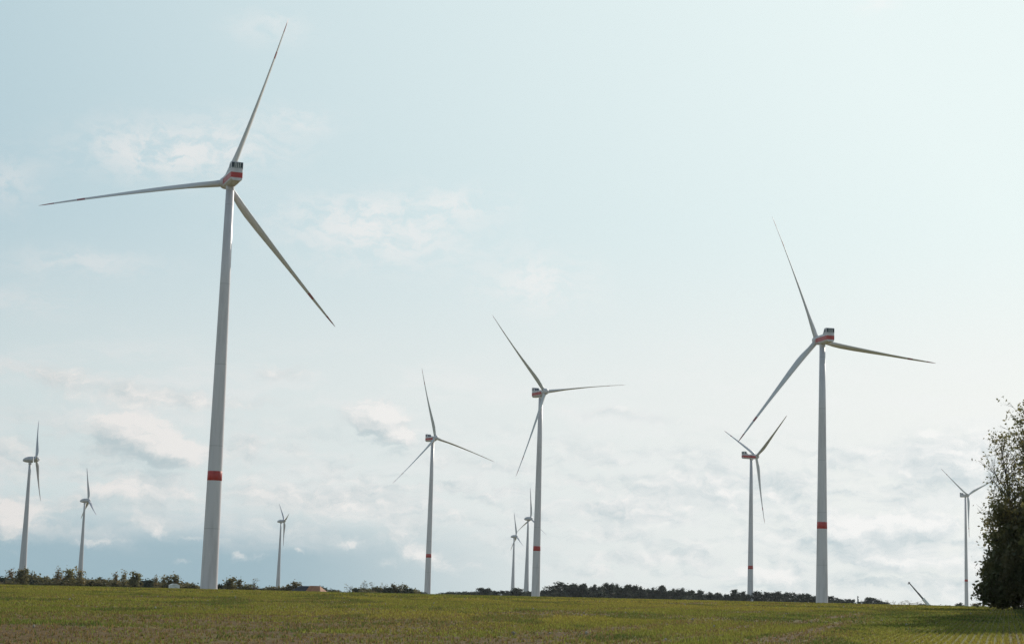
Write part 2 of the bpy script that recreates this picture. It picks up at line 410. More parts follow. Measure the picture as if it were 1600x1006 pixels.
# ---------------------------------------------------------------- wind turbines
def tower_mesh(rb, rt, H, name, m):
    bm = bmesh.new()
    prof = [(rb * 1.004, -9)] + [(rb + (rt - rb) * z / H, z) for z in (0, .25 * H, .5 * H, .75 * H, H)]
    if name == 'old':
        prof = [(rb * 1.05, -9)] + [(rb + (rt - rb) * (1 - (1 - z / H) ** 1.22), z) for z in np.linspace(0, H, 12)]
    out = []
    for k, (r, z) in enumerate(prof):
        out.append((r, z))
    ringloft(bm, lathe_z(out, 48)); return bmfin(bm, 'tower', [m], True)
def tower_paint(name, base, pitch):
    m = base.copy(); m.name = name; t = NT(m.node_tree); b = m.node_tree.nodes['Principled BSDF']
    src = b.inputs['Base Color'].links[0].from_socket
    sp = t.new('ShaderNodeSeparateXYZ'); t.l.new(t.new('ShaderNodeTexCoord').outputs['Object'], sp.inputs[0])
    f = t.m('LESS_THAN', t.m('FRACT', t.m('DIVIDE', t.m('ADD', sp.outputs[2], 7.), pitch)), .22 / pitch)
    can = t.m('FRACT', t.m('MULTIPLY', t.m('FLOOR', t.m('DIVIDE', t.m('ADD', sp.outputs[2], 7.), pitch)), .618))
    n = t.noise(t.v('MULTIPLY', t.n['Texture Coordinate.001'].outputs['Object'] if 'Texture Coordinate.001' in t.n else t.n['Texture Coordinate'].outputs['Object'], (1.6, 1.6, .05)), 1., 5, .6)
    c = t.mix(t.m('MULTIPLY', can, .10), src, (.40, .38, .38))
    c = t.mix(t.rng(n, .5, .75, 0, .22), c, (.33, .31, .29))
    t.l.new(t.mix(t.m('MULTIPLY', f, .38), c, (.22, .21, .21)), b.inputs['Base Color'])
    return m
def blade_mesh(R, root, chord, m, mred, tipred):
    bm = bmesh.new(); np_ = 14
    st = [(1.2, root, root, 0, 0), (2.6, root, root, 0, 0), (.08 * R, chord * .78, root * .95, 14, .10), (.15 * R, chord * .98, root * .78, 13, .2), (.21 * R, chord, root * .60, 11, .22),
          (.32 * R, chord * .86, root * .46, 8, .2), (.45 * R, chord * .66, root * .34, 5.5, .16), (.6 * R, chord * .46, root * .19, 3.5, .12), (.75 * R, chord * .35, root * .135, 2, .08),
          (.758 * R, chord * .343, root * .13, 2, .08), (.80 * R, chord * .315, root * .118, 1.6, .07), (.835 * R, chord * .29, root * .105, 1.2, .06), (.92 * R, chord * .215, root * .075, .6, .04), (.97 * R, chord * .14, root * .05, 0, .02), (R, chord * .035, root * .02, 0, 0)]
    rings = []
    for z, c, th, tw, off in st:
        ring = []; s = z / R; cy = math.cos(R_(tw)); sy = math.sin(R_(tw))
        circ = abs(c - th) < 1e-6
        for k in range(np_):
            a = 2 * math.pi * k / np_
            x = math.cos(a) * c / 2; y = math.sin(a) * th / 2
            if not circ:                                   # blunt leading edge at -x, sharp trailing edge at +x
                y *= (1 - .75 * max(0, math.cos(a))) ** .9
            x += off * c
            ring.append((x * cy - y * sy, x * sy + y * cy + 1.6 * s ** 2.5, z))
        rings.append(ring)
    def mi(i, j):
        zc = (st[i][0] + st[i + 1][0]) / 2 / R
        return 1 if tipred and (.755 < zc < .80 or zc > .92) else 0
    ringloft(bm, rings, True, 0, mi)
    return bmfin(bm, 'blade', [m, mred], True)

H_BIG, H_OLD = 130., 105.
ME = {}
ME['tower'] = tower_mesh(2.72, 1.30, H_BIG, 'big', tower_paint('tower_paint', M['paint'], 26.))
ME['blade'] = blade_mesh(61., 2.3, 3.7, M['blade'], M['tip'], True)
bm = bmesh.new(); ringloft(bm, lathe_z([(1., 0), (1., 3.0)], 48)); 
def band_mesh():
    bm = bmesh.new(); rr = lambda z: 2.72 + (1.30 - 2.72) * z / H_BIG + .025
    z0 = .27 * H_BIG; ringloft(bm, lathe_z([(rr(z0) - .02, -.02), (rr(z0), 0), (rr(z0 + 3), 3.0), (rr(z0 + 3) - .02, 3.02)], 48)); return bmfin(bm, 'red_band', [M['red']], True)
bm.free()
ME['band'] = band_mesh()
def nacelle_mesh():
    bm = bmesh.new()
    sec = [(1.2, -.15), (1.85, .4), (1.98, .85), (2.0, 2.75), (1.95, 3.5), (1.5, 3.9)]
    ys = [(-9.3, .93, .12), (-8.9, 1., 0), (-3, 1.02, 0), (2.6, 1., 0), (4.2, .84, .2), (4.6, .72, .45)]
    rings = []
    for y, s, dz in ys:
        pts = [(x * s, y, 2 + (z - 2) * s) for x, z in sec]
        rings.append(pts + [(-x, yy, z) for x, yy, z in reversed(pts)])
    L = [[bm.verts.new(p) for p in r] for r in rings]; n = 12
    red = {2, 8}
    for i in range(len(L) - 1):
        for j in range(n):
            f = bm.faces.new((L[i][j], L[i][(j + 1) % n], L[i + 1][(j + 1) % n], L[i + 1][j])); f.material_index = 1 if j in red else 0
    for r in (L[0], L[-1]):
        for k in range(5):
            f = bm.faces.new((r[k], r[k + 1], r[10 - k], r[11 - k])); f.material_index = 1 if k == 2 and r is L[0] else 0
    ringloft(bm, lathe_z([(1.31, -1.6), (1.36, -1.4), (1.36, .2)], 32))     # yaw bearing skirt
    box(bm, (0, -.5, 4.0), (1.6, 2.2, .35), 0, .08)                        # roof hatch
    for sx_ in (-1.1, 1.1): box(bm, (sx_, -4.2, 4.5), (.07, .07, 1.3), 0)   # wind sensor posts
    return bmfin(bm, 'nacelle', [M['paint'], M['red']])
def cooler_mesh():
    bm = bmesh.new(); pr = [(-9.15, 3.75), (-4.9, 3.75), (-6.6, 6.0), (-6.9, 6.25), (-8.9, 6.25), (-9.15, 6.05)]
    A = [bm.verts.new((-1.95, y, z)) for y, z in pr]; B = [bm.verts.new((1.95, y, z)) for y, z in pr]
    bm.faces.new(A); bm.faces.new(B)
    for k in range(6): bm.faces.new((A[k], A[(k + 1) % 6], B[(k + 1) % 6], B[k]))
    return bmfin(bm, 'cooler', [M['paint']])
def grille_mesh():
    bm = bmesh.new()
    box(bm, (0, -9.17, 5.05), (3.7, .10, 1.95), 0, .03)
    for k in range(4): box(bm, (-.75 + k * .56, -9.235, 5.1), (.17, .05, 1.6), 1)
    box(bm, (0, -9.24, 4.2), (3.5, .05, .10), 1)
    for s in (-1, 1): box(bm, (s * 1.96, -7.4, 4.95), (.05, 1.5, 1.4), 0, .01)      # side louvres
    rot = Matrix.Rotation(-math.atan2(1.7, 2.25), 3, 'X')
    box(bm, (0, -5.72, 4.92), (3.2, .10, 2.0), 0, .03, Matrix.Rotation(math.atan2(1.7, 2.25), 3, 'X'))
    return bmfin(bm, 'cooler_grille', [M['dark'], M['white']])
def hub_mesh():
    bm = bmesh.new()
    ringloft(bm, lathe_y([(1.2, -4.6, 0), (1.35, -2.2, 0), (1.9, -1.9, 0), (2.05, -1.2, 0), (2.08, .6, 0), (1.9, 1.5, 0), (1.45, 2.2, 0), (.8, 2.6, 0), (.05, 2.75, 0)], 32))
    return bmfin(bm, 'rotor_hub', [M['paint']], True)
ME['nacelle'] = nacelle_mesh(); ME['cooler'] = cooler_mesh(); ME['grille'] = grille_mesh(); ME['hub'] = hub_mesh()
ME['otower'] = tower_mesh(3.6, 1.05, H_OLD, 'old', M['old'])
ME['oblade'] = blade_mesh(41., 1.7, 3.3, M['old'], M['old'], False)
def egg_mesh():
    bm = bmesh.new()
    ringloft(bm, lathe_y([(.25, -6.2, 1.2), (.9, -5.9, 1.25), (1.5, -5.2, 1.4), (2.05, -3.9, 1.65), (2.5, -2.1, 1.9), (2.7, -.1, 2), (2.7, 1.4, 2), (2.6, 2.3, 2)], 32))
    ringloft(bm, lathe_z([(1.1, -2.4), (1.3, -2.2), (1.3, .4)], 32))
    return bmfin(bm, 'nacelle', [M['old']], True)
def egghub_mesh():
    bm = bmesh.new()
    ringloft(bm, lathe_y([(2.45, -2.15, 0), (2.62, -2., 0), (2.6, -.8, 0), (2.35, .6, 0), (1.85, 1.7, 0), (1.1, 2.5, 0), (.3, 2.9, 0), (.03, 2.95, 0)], 32))
    return bmfin(bm, 'rotor_hub', [M['old']], True)
ME['egg'] = egg_mesh(); ME['egghub'] = egghub_mesh()

def turbine_proto(old):
    r = empty('wind_turbine', (0, 0, 0))
    if old:
        link('tower', ME['otower'], r); link('nacelle', ME['egg'], r); link('rotor_hub', ME['egghub'], r)
        for k in range(3): link('blade', ME['oblade'], r)
    else:
        t = link('tower', ME['tower'], r); link('red_band', ME['band'], t)
        n = link('nacelle', ME['nacelle'], r); c = link('cooler', ME['cooler'], n); link('cooler_grille', ME['grille'], n)
        link('rotor_hub', ME['hub'], r)
        for k in range(3): link('blade', ME['blade'], r)
    return r
def copy_tree(o, parent=None):
    c = o.copy(); col.objects.link(c); c.parent = parent
    for ch in list(o.children): copy_tree(ch, c)
    return c
def kids(r, kind): return [c for c in r.children if c.name.split('.')[0] == kind]
def pose(r, x, y, z, top, yaw, ph, R, ov, hz, pb, pitch, bandz, old, label, group):
    H0, R0 = (H_OLD, 41.) if old else (H_BIG, 61.)
    k = R / R0; H = (top - z) / k; ov /= k; hz /= k; pb /= k
    r.location = (x, y, z); r.scale = (k, k, k)
    a = R_(yaw); ti = R_(5)
    n = Vector((math.sin(a) * math.cos(ti), math.cos(a) * math.cos(ti), math.sin(ti)))
    h = Vector((math.cos(a), -math.sin(a), 0)); v = h.cross(n)
    tw = kids(r, 'tower')[0]; tw.scale = (1, 1, H / H0)
    if not old:
        b = tw.children[0]; b.location.z = bandz * H0; b.scale.z = H0 / H
        f = (2.72 - 1.42 * bandz + .025) / (2.72 - 1.42 * .27 + .025); b.scale.x = b.scale.y = f
    na = kids(r, 'nacelle')[0]; na.location = (0, 0, H + hz - 2.0); na.rotation_euler = (0, 0, -a)
    hub = Vector((0, 0, H + hz)) + n * ov
    hb = kids(r, 'rotor_hub')[0]; hb.matrix_local = Matrix.Translation(hub) @ Matrix((h, n, v)).transposed().to_4x4()
    for i, bl in enumerate(kids(r, 'blade')):
        p = R_(ph + 120 * i); rad = (math.cos(p) * v + math.sin(p) * h + n * ((pb - 1.6) / R0)).normalized()
        nn = (n - rad * n.dot(rad)).normalized(); t = nn.cross(rad)
        mm = Matrix((t, nn, rad)).transposed()
        bl.matrix_local = Matrix.Translation(hub) @ mm.to_4x4() @ Matrix.Rotation(R_(pitch), 4, 'Z')
    tag(r, label, 'wind turbine', group)
GB, GO = 'new wind turbines with a red band round the tower', 'older wind turbines with egg-shaped nacelles'
BIG = [
 (-92.5, 561.53, .17, 130.2, 338.7, 18.2, 60.1, 7.6, 1.3, 2.9, 52, .263, 'tallest and nearest wind turbine, left of centre, seen from behind with a red rear panel'),
 (-65.14, 1519.89, -1.84, 128.2, 146.5, 15.1, 61.3, 4.8, 2.6, 3.5, 84, .243, 'slim red-banded wind turbine between the orange roof and the double-towered cluster, one blade pointing up'),
 (20.26, 1157.17, -.5, 129.5, 153.7, 40.1, 61.4, 6.1, 2.4, 1.8, 84, .230, 'mid-sized red-banded wind turbine standing in front of two older turbines near the centre'),
 (157.33, 887.84, .95, 130.9, 347.0, 97.9, 67.1, 6.9, 2.1, 1.6, 50, .285, 'large red-banded wind turbine right of centre with a brown strip of earth at its foot'),
 (222.42, 1620.83, -.32, 129.7, 65.0, 57.9, 61.4, 5.4, 1.6, 2.9, 70, .230, 'red-banded wind turbine left of the large right one, red nacelle side-on, blades in a Y'),
 (546.77, 2120.05, .52, 130.5, 150.0, 55.2, 51.2, 4.0, 1.6, 1.7, 6, .232, 'distant wind turbine with a pale nacelle beside the tall trees at the right edge'),
]
OLD = [
 (-410.27, 1525.09, -3.94, 101.1, 77.5, 92.0, 40.8, 5.0, 2.3, 2.6, 40, 'leftmost older wind turbine, its blades straight up and straight down'),
 (-529.58, 2236.56, -6.27, 98.7, 61.5, 119.7, 41.6, 4.4, 2.6, 1.0, 86, 'second older wind turbine from the left edge, rising behind the treetops'),
 (-348.80, 2763.12, -6.37, 98.6, 70.4, 77.2, 39.7, 4.9, 3.0, 1.0, 86, 'small older wind turbine right of the nearest tower, above the dark barn'),
 (30.21, 2468.43, -3.40, 101.6, 55.9, 4.7, 42.9, 4.5, 2.6, 1.5, 86, 'older wind turbine partly hidden just left of the central red-banded tower'),
 (14.91, 3207.35, -5.17, 99.8, 71.7, 117.0, 43.4, 4.0, 2.6, 1.2, 86, 'smallest older wind turbine, left one of the pair beside the central red-banded tower'),
]
pb_, po_ = turbine_proto(False), turbine_proto(True)
tb = [pb_ if i == 0 else copy_tree(pb_) for i in range(len(BIG))]
to = [po_ if i == 0 else copy_tree(po_) for i in range(len(OLD))]
for r, a in zip(tb, BIG): pose(r, *a[:11], a[11], False, a[12], GB)
for r, a in zip(to, OLD): pose(r, *a[:11], None, True, a[11], GO)
# the farthest banded turbine has a plain pale nacelle
pale = ME['nacelle'].copy(); pale.materials[1] = M['paint']; kids(tb[5], 'nacelle')[0].data = pale

# ---------------------------------------------------------------- trees
def leaves(P, size, flat=.0, asp=1.5):
    """one folded leaf-sized quad per point"""
    n = len(P); a = rng.normal(size=(n, 3)); a /= np.linalg.norm(a, axis=1)[:, None]
    b = rng.normal(size=(n, 3)); b -= a * (a * b).sum(1)[:, None]; b /= np.linalg.norm(b, axis=1)[:, None]
    s = size * rng.uniform(.55, 1.3, n)[:, None]
    V = np.stack([P - a * s * asp * .5, P + b * s * .42, P + a * s * asp * .5, P - b * s * .42], 1)
    return V.reshape(-1, 3), np.arange(4 * n).reshape(-1, 4)
def tubes(segs, sides=5):
    V, Fc = [], []; k = 0
    ang = np.linspace(0, 2 * np.pi, sides, endpoint=False)
    for p, q_, ra, rb in segs:
        d = q_ - p; L = np.linalg.norm(d)
        if L < 1e-5: continue
        d = d / L; x = np.cross(d, [0, 0, 1.] if abs(d[2]) < .9 else [1., 0, 0]); x /= np.linalg.norm(x); y = np.cross(d, x)
        c = np.cos(ang)[:, None] * x + np.sin(ang)[:, None] * y
        V += [p + c * ra, q_ + c * rb]
        for j in range(sides): Fc.append((k + j, k + (j + 1) % sides, k + sides + (j + 1) % sides, k + sides + j))
        k += 2 * sides
    return np.concatenate(V), np.array(Fc)
def skeleton(H, spread, nlimb, z0, rise, depth, bend=.12, r_base=None, lean=(0, 0), cutf=None):
    """trunk, limbs and twigs as tapered segments; returns segments and twig points"""
    segs, tips = [], []
    rb = r_base or H * .018
    def grow(p, d, L, r, dep):
        n = 4; pts = [p]
        for i in range(n):
            d = d + rng.normal(0, bend, 3) + np.array([0, 0, .05]); d = d / np.linalg.norm(d)
            q_ = p + d * L / n
            if cutf and not cutf(q_): break
            segs.append((p, q_, r * (1 - .2 * i), r * (1 - .2 * (i + 1)))); p = q_; pts.append(p)
        if dep == 0 or len(pts) < n + 1: tips.extend(pts[1:]); return
        for i in range(rng.integers(3, 6)):
            t = rng.uniform(.3, 1.); k = min(3, int(t * n)); b = pts[k] + (pts[k + 1] - pts[k]) * (t * n - k if k < n else 1)
            s = d + rng.normal(0, .5, 3); s /= np.linalg.norm(s)
            grow(b, s, L * rng.uniform(.38, .6), r * .42, dep - 1)
        tips.extend(pts[2:])
    p = np.zeros(3); n = 10; tr = [p]
    for i in range(n):
        q_ = np.array([lean[0] * ((i + 1) / n) ** 1.4 * H + rng.normal(0, H * .006), lean[1] * ((i + 1) / n) * H + rng.normal(0, H * .006), H * .94 * (i + 1) / n])
        segs.append((tr[-1], q_, rb * (1 - .92 * i / n), rb * (1 - .92 * (i + 1) / n))); tr.append(q_)
    tips.append(tr[-1])
    for i in range(nlimb):
        t = z0 + (1 - z0) * (i + rng.random()) / nlimb * .97; k = min(n - 1, int(t * n)); b = tr[k] + (tr[k + 1] - tr[k]) * (t * n - k)
        a = i * 2.4 + rng.normal(0, .4); L = spread * (1 - .55 * ((t - z0) / (1 - z0)) ** 1.3) * rng.uniform(.7, 1.15)
        d = np.array([math.cos(a), math.sin(a), rise * rng.uniform(.6, 1.4)]); d /= np.linalg.norm(d)
        grow(b, d, L, rb * (1 - .85 * t) * .5, depth)
    return segs, np.array(tips)
def around(tips, n, r, gap=.0):
    c = tips[rng.integers(0, len(tips), n)]
    w8 = fbm(c[:, 0] * .9 + 50, c[:, 2] * .9 + c[:, 1], 77, 2)
    c = c[w8 > gap]
    return c + rng.normal(0, r, (len(c), 3))

PROTO = {}
def proto(name, H, spread, nlimb, z0, rise, depth, nleaf, lr, lsize, leaf, gap=0., sides=3, bend=.14, rb=None):
    segs, tips = skeleton(H, spread, nlimb, z0, rise, depth, bend, rb)
    V, Fc = tubes(segs, sides)
    tm = npmesh(name + '_trunk', V, Fc, [M['bark']], True)
    cm = None
    if nleaf:
        LV, LF = leaves(around(tips, nleaf, lr, gap), lsize); cm = npmesh(name + '_crown', LV, LF, [leaf])
    hi = max(V[:, 2].max(), LV[:, 2].max() if nleaf else 0); wd = 2 * np.percentile(np.abs((LV if nleaf else V)[:, 0]), 97)
    PROTO[name] = (tm, cm, hi, wd)
for i in range(3): proto('oak%d' % i, 14, 6.0, 16, .18, .55, 1, 2600, .75, .8, M['leaf_dark'], .25)
for i in range(3): proto('thin%d' % i, 11, 2.6, 16, .12, 1.3, 1, 800, .5, .55, M['leaf_autumn'], .42)
for i in range(2): proto('tuft%d' % i, 10, 3.2, 14, .2, .9, 1, 1000, .55, .65, M['leaf_olive'], .36)
for i in range(3): proto('bush%d' % i, 5.5, 3.6, 14, .04, .9, 1, 1100, .55, .6, M['leaf_olive'], .2)
for i in range(2): proto('darkbush%d' % i, 6.0, 3.6, 14, .04, .9, 1, 1400, .5, .6, M['leaf_dark'], .15)
for i in range(3): proto('pine%d' % i, 14, 3.2, 12, .5, .45, 1, 900, .5, .6, M['leaf_pine'], .3)
for i in range(3): proto('bare%d' % i, 11, 3.2, 14, .25, 1.2, 2, 110, .3, .4, M['leaf_autumn'], .3, 3, .14, .42)
used = set()
NICE = dict(oak='broadleaf_tree', thin='thin_tree', tuft='tufted_tree', bush='shrub', darkbush='shrub', pine='pine_tree', bare='bare_tree')
def plant(kind, px, top, wpx, dist, label, group=None, name=None):
    """stand a tree on the ground so that its top and width read as in the photo from the field's near side"""
    base = kind.rstrip('0123456789'); tm, cm, hi, wd = PROTO[kind]
    d = ray(px, top); x, y = d[0] * dist, d[1] * dist; z = gz(x, y); ht = EYE + d[2] * dist - z
    s = ht / hi; sw = 1.3 * wpx * dist / F / wd
    r = empty(name or NICE[base], (x, y, z), rng.uniform(0, 6.28)); r.scale = (sw, sw, s)
    link('trunk', tm, r)
    if cm: link('crown', cm, r)
    tag(r, label, 'shrub' if NICE[base] == 'shrub' else 'tree', group); return r
GL = 'trees in the hedge line on the left'
GC = 'trees between the nearest turbine and the barn'
TREES = [
 ('darkbush0', 8, 898, 20, 900, 'dark rounded shrub at the left end of the hedge line', GL),
 ('thin0', 17, 885, 12, 930, 'thin-crowned tree just left of the leftmost turbine tower', GL),
 ('tuft0', 35, 883.5, 17, 880, 'olive tree in front of the foot of the leftmost turbine', GL),
 ('bush0', 50, 890, 26, 920, 'broad bushy tree just right of the leftmost turbine tower', GL),
 ('bush1', 69, 898, 18, 900, 'low rounded olive shrub between the two left turbine towers', GL),
 ('thin1', 91, 883, 11, 910, 'narrow upright tree, first of three tall ones by the second turbine tower', GL),
 ('tuft1', 109, 882, 16, 900, 'tufted tree, middle of three tall ones by the second turbine tower', GL),
 ('thin2', 126, 883, 16, 890, 'yellowish tree in front of the foot of the second older turbine', GL),
 ('bush2', 150, 900, 30, 900, 'wide low brownish shrub right of the second older turbine', GL),
 ('bush0', 172, 901, 18, 920, 'small rounded shrub before the row of thin trees', GL),
 ('thin0', 181, 890, 9, 910, 'thin upright tree, first in the row midway to the nearest tower', GL),
 ('thin1', 194, 888, 9, 900, 'thin upright tree, middle of the row midway to the nearest tower', GL),
 ('tuft0', 212, 888, 14, 890, 'tallest leafy tree of the row midway to the nearest tower', GL),
 ('darkbush1', 232, 902, 13, 880, 'small dark conical tree left of the white hut', GL),
 ('thin2', 244, 896, 9, 900, 'slim sparse tree left of the white hut, the one farther from it', GL),
 ('thin0', 256, 895, 9, 900, 'slim sparse tree left of the white hut, the one nearer to it', GL),
 ('tuft1', 271, 892, 18, 900, 'tufted tree rising right behind the white hut', GL),
 ('bush1', 303, 909, 20, 900, 'low pale shrub touching the left side of the nearest tower', GL),
 ('darkbush0', 347, 907, 16, 900, 'low dark shrub right beside the nearest tower', GC),
 ('tuft0', 359, 898, 17, 880, 'dark clumpy tree, tallest one right of the nearest tower', GC),
 ('tuft1', 374, 900, 11, 900, 'narrow tree right of the dark clumpy one', GC),
 ('bush2', 387, 908, 20, 900, 'olive shrub at the foot of the leafless tree', GC),
 ('bare0', 398, 902, 15, 900, 'leafless tree right of the nearest tower', GC),
 ('bush0', 424, 913, 26, 900, 'low pale green shrub left of the small older turbine', GC),
 ('bush1', 447, 911, 24, 900, 'low olive shrub right of the small older turbine foot', GC),
 ('tuft1', 463, 904, 16, 900, 'umbrella-shaped tree standing behind the dark barn roof', GC),
 ('darkbush1', 505, 913.5, 14, 900, 'dark low shrub at the right end of the orange roof', GC),
 ('darkbush0', 521, 917, 22, 950, 'dark low shrub a little right of the orange roof', GC),
 ('bare1', 547, 911.5, 14, 1000, 'leafless tree left of the low central hedge', None),
 ('bare2', 569, 905.5, 12, 1000, 'tallest leafless tree above the low central hedge', None),
 ('bare0', 583, 908.5, 12, 1000, 'second leafless tree from the left above the central hedge', None),
 ('bare1', 600, 909, 12, 1000, 'leafless tree over the middle of the central hedge', None),
 ('tuft0', 617, 909, 10, 1000, 'small-crowned tree over the central hedge, left one of a pair', None),
 ('tuft1', 630, 908.5, 12, 1000, 'small-crowned tree over the central hedge, right one of a pair', None),
 ('oak0', 756, 917, 22, 1600, 'round dark tree in the thin line left of the central towers', None),
 ('oak1', 810, 916.5, 27, 1600, 'low round dark tree directly under the smallest turbine', None),
 ('oak2', 883, 908, 42, 1600, 'big round-headed tree at the left end of the dark wood', None),
 ('pine0', 1147, 919, 12, 1600, 'tall pine at the right end of the dark wood', None),
 ('pine1', 1159, 922, 12, 1600, 'pine between the tall pine and the side-on turbine tower', None),
 ('pine2', 1182, 921, 16, 1600, 'pine just right of the side-on turbine tower', None),
 ('pine0', 1199, 923, 11, 1650, 'slim pine at a bright gap in the tree line', None),
 ('pine1', 1212, 922, 17, 1600, 'broad pine right of the bright gap in the tree line', None),
 ('oak0', 1361, 932, 24, 1900, 'rounded dark tree right of the dark digging machine', None),
 ('darkbush0', 1378, 937, 18, 1900, 'low dark shrub at the right side of the rounded tree', None),
 ('bare0', 1387, 936.5, 9, 1900, 'faint leafless tree just right of the low dark shrub', None),
 ('bare1', 1397, 937, 6, 1900, 'faint thin leafless tree standing alone in a bright gap', None),
 ('bare2', 1409, 938, 12, 1900, 'leafless tree left of the crane boom, leftmost of the grey thicket', None),
 ('bare0', 1421, 937, 14, 1900, 'leafless tree directly below the crane boom tip', None),
 ('bare1', 1433, 938, 12, 1900, 'leafless tree against the middle of the crane boom', None),
 ('darkbush1', 1445, 942, 20, 1900, 'low shrub beside the lower half of the crane boom', None),
 ('darkbush0', 1461, 943.2, 20, 1900, 'low dark shrub right of the foot of the crane boom', None),
 ('darkbush1', 1481, 944, 11, 2000, 'tiny dark shrub between crane and far right turbine', None),
 ('oak1', 1499, 940, 14, 2000, 'small dome-shaped tree left of the far right turbine foot', None),
 ('tuft0', 1524, 940, 12, 2000, 'small tree right of the far right turbine foot', None),
 ('bush2', 1537, 944, 9, 2000, 'tiny pale shrub close to the tall trees at the right edge', None),
]
for t in TREES: plant(*t[:5], t[5], t[6])

def mass(name, items, label, foliage, extra=None):
    """a belt of trees that reads as one mass: one object made of many whole trees"""
    VS, FS, MI, k = [], [], [], 0
    mats = []
    for kind, px, top, wpx, dist in items:
        tm, cm, hi, wd = PROTO[kind]
        d = ray(px, top); x, y = d[0] * dist, d[1] * dist; z = gz(x, y); s = (EYE + d[2] * dist - z) / hi; sw = wpx * dist / F / wd
        a = rng.uniform(0, 6.28); ca, sa = math.cos(a), math.sin(a)
        for me in (tm, cm):
            if me is None: continue
            V = np.empty(len(me.vertices) * 3, np.float32); me.vertices.foreach_get('co', V); V = V.reshape(-1, 3)
            Fc = np.empty(len(me.loops), np.int32); me.loops.foreach_get('vertex_index', Fc)
            W = np.stack([(V[:, 0] * ca - V[:, 1] * sa) * sw + x, (V[:, 0] * sa + V[:, 1] * ca) * sw + y, V[:, 2] * s + z], -1)
            VS.append(W); FS.append(Fc.reshape(-1, 4) + k); k += len(W)
            m = me.materials[0]
            if m not in mats: mats.append(m)
            MI.append(np.full(len(Fc) // 4, mats.index(m)))
    me = npmesh(name, np.concatenate(VS), np.concatenate(FS), mats, False, np.concatenate(MI))
    tag(link(name, me), label, None, None, 'stuff')
def line(pts, step, kinds, w0, dist, jit=1.5):
    out = []; x = pts[0][0]
    while x < pts[-1][0]:
        y = np.interp(x, [p[0] for p in pts], [p[1] for p in pts]) + abs(rng.normal(0, jit))
        out.append((kinds[rng.integers(len(kinds))], x, y, w0 * rng.uniform(.8, 1.3), dist * rng.uniform(.96, 1.06))); x += step * rng.uniform(.5, 1.6)
    return out
OK_, BU, DB, PI = ['oak0', 'oak1', 'oak2'], ['bush0', 'bush1', 'bush2'], ['darkbush0', 'darkbush1'], ['pine0', 'pine1', 'pine2']
mass('hedgerow', line([(-20, 899), (60, 897), (160, 900), (240, 903), (310, 909)], 7, BU + DB + DB, 22, 940, 2) + line([(-20, 902), (160, 903), (310, 911)], 6, BU + ['tuft0', 'thin1'], 24, 925, 3) + line([(330, 912), (400, 914), (460, 916), (530, 919)], 9, BU + DB, 22, 950, 1.2),
     'low dark hedge running along the crest under the left tree line', None)
mass('central_hedge', line([(556, 916), (600, 914), (640, 916), (665, 922)], 5, DB + BU, 18, 1000, 1),
     'low olive hedge left of the slim red-banded turbine', None)
wood = [(OK_[i % 3], a, b, c, 1560 + 60 * rng.random()) for i, (a, b, c) in enumerate([(852, 921, 18), (866, 917, 22), (898, 911, 22), (911, 910, 24), (927, 911, 22), (940, 913.5, 18), (951, 909, 22), (963, 910, 20),
    (975, 913.5, 20), (987, 911.5, 26), (1003, 914.5, 22), (1018, 916.5, 20), (1034, 913, 26), (1050, 917.5, 20), (1063, 917, 22), (1080, 920.5, 20), (1095, 919.5, 22), (1110, 923.5, 18), (1122, 924.5, 18), (1134, 926.5, 14)])]
wood += line([(848, 923), (890, 916), (960, 916), (1060, 922), (1140, 931)], 9, OK_, 26, 1700, 1.5)
wood += line([(848, 925), (890, 921), (960, 922), (1060, 927), (1140, 933)], 9, DB, 30, 1600, 1)
mass('wood', wood, 'long dark wood along the horizon between the central and right turbines', None)
mass('pine_belt', line([(1140, 925), (1170, 926), (1230, 923), (1255, 925), (1290, 928), (1312, 931), (1338, 936)], 7, PI + ['oak0'], 14, 1650, 1.4) + line([(1140, 931), (1250, 931), (1340, 938)], 7, DB, 20, 1650, 1),
     'dark belt of pines behind the right-hand towers', None)
mass('far_tree_line', line([(684, 925), (700, 923), (725, 922), (750, 922), (790, 921), (830, 922), (848, 923)], 6, PI + OK_, 14, 1750, 1) + line([(684, 927), (760, 926), (850, 927)], 7, DB, 20, 1750, .6),
     'thin dark line of distant trees left of the central towers', None)

# ---- the tall trees at the right edge
def big_tree(name, x, y, H, spread, nlimb, z0, rise, depth, sets, label, group, lean=(0, 0), bend=.13, cut=9, rb=None):
    z = gz(x, y); r = empty(name, (x, y, z - .05))
    cutf = lambda p: math.hypot(p[0] - lean[0] * p[2], p[1]) < cut * (1 - .45 * min(1, p[2] / H) ** 2)
    segs, tips = skeleton(H, spread, nlimb, z0, rise, depth, bend, rb, lean, cutf)
    V, Fc = tubes(segs, 5); link('trunk', npmesh('trunk', V, Fc, [M['bark']], True), r)
    VV, FF, MI, k, mats = [], [], [], 0, []
    for n, rad, size, mname, gap, lo, hi in sets:
        T = tips[(tips[:, 2] > lo * H) & (tips[:, 2] <= hi * H)]
        if not len(T): continue
        P = around(T, n, rad, gap); P = P[P[:, 2] > .25]
        LV, LF = leaves(P, size); VV.append(LV); FF.append(LF + k); k += len(LV); mats.append(M[mname]); MI.append(np.full(len(LF), len(mats) - 1))
    link('crown', npmesh('crown', np.concatenate(VV), np.concatenate(FF), mats, False, np.concatenate(MI)), r)
    tag(r, label, 'shrub' if name == 'shrub' else 'tree', group); return r
GR = 'trees along the right edge of the field'
def along(t, off=0): return .280 * t + off, t
U = lambda px, dist: (ray(px, 948)[0] * dist, ray(px, 948)[1] * dist)
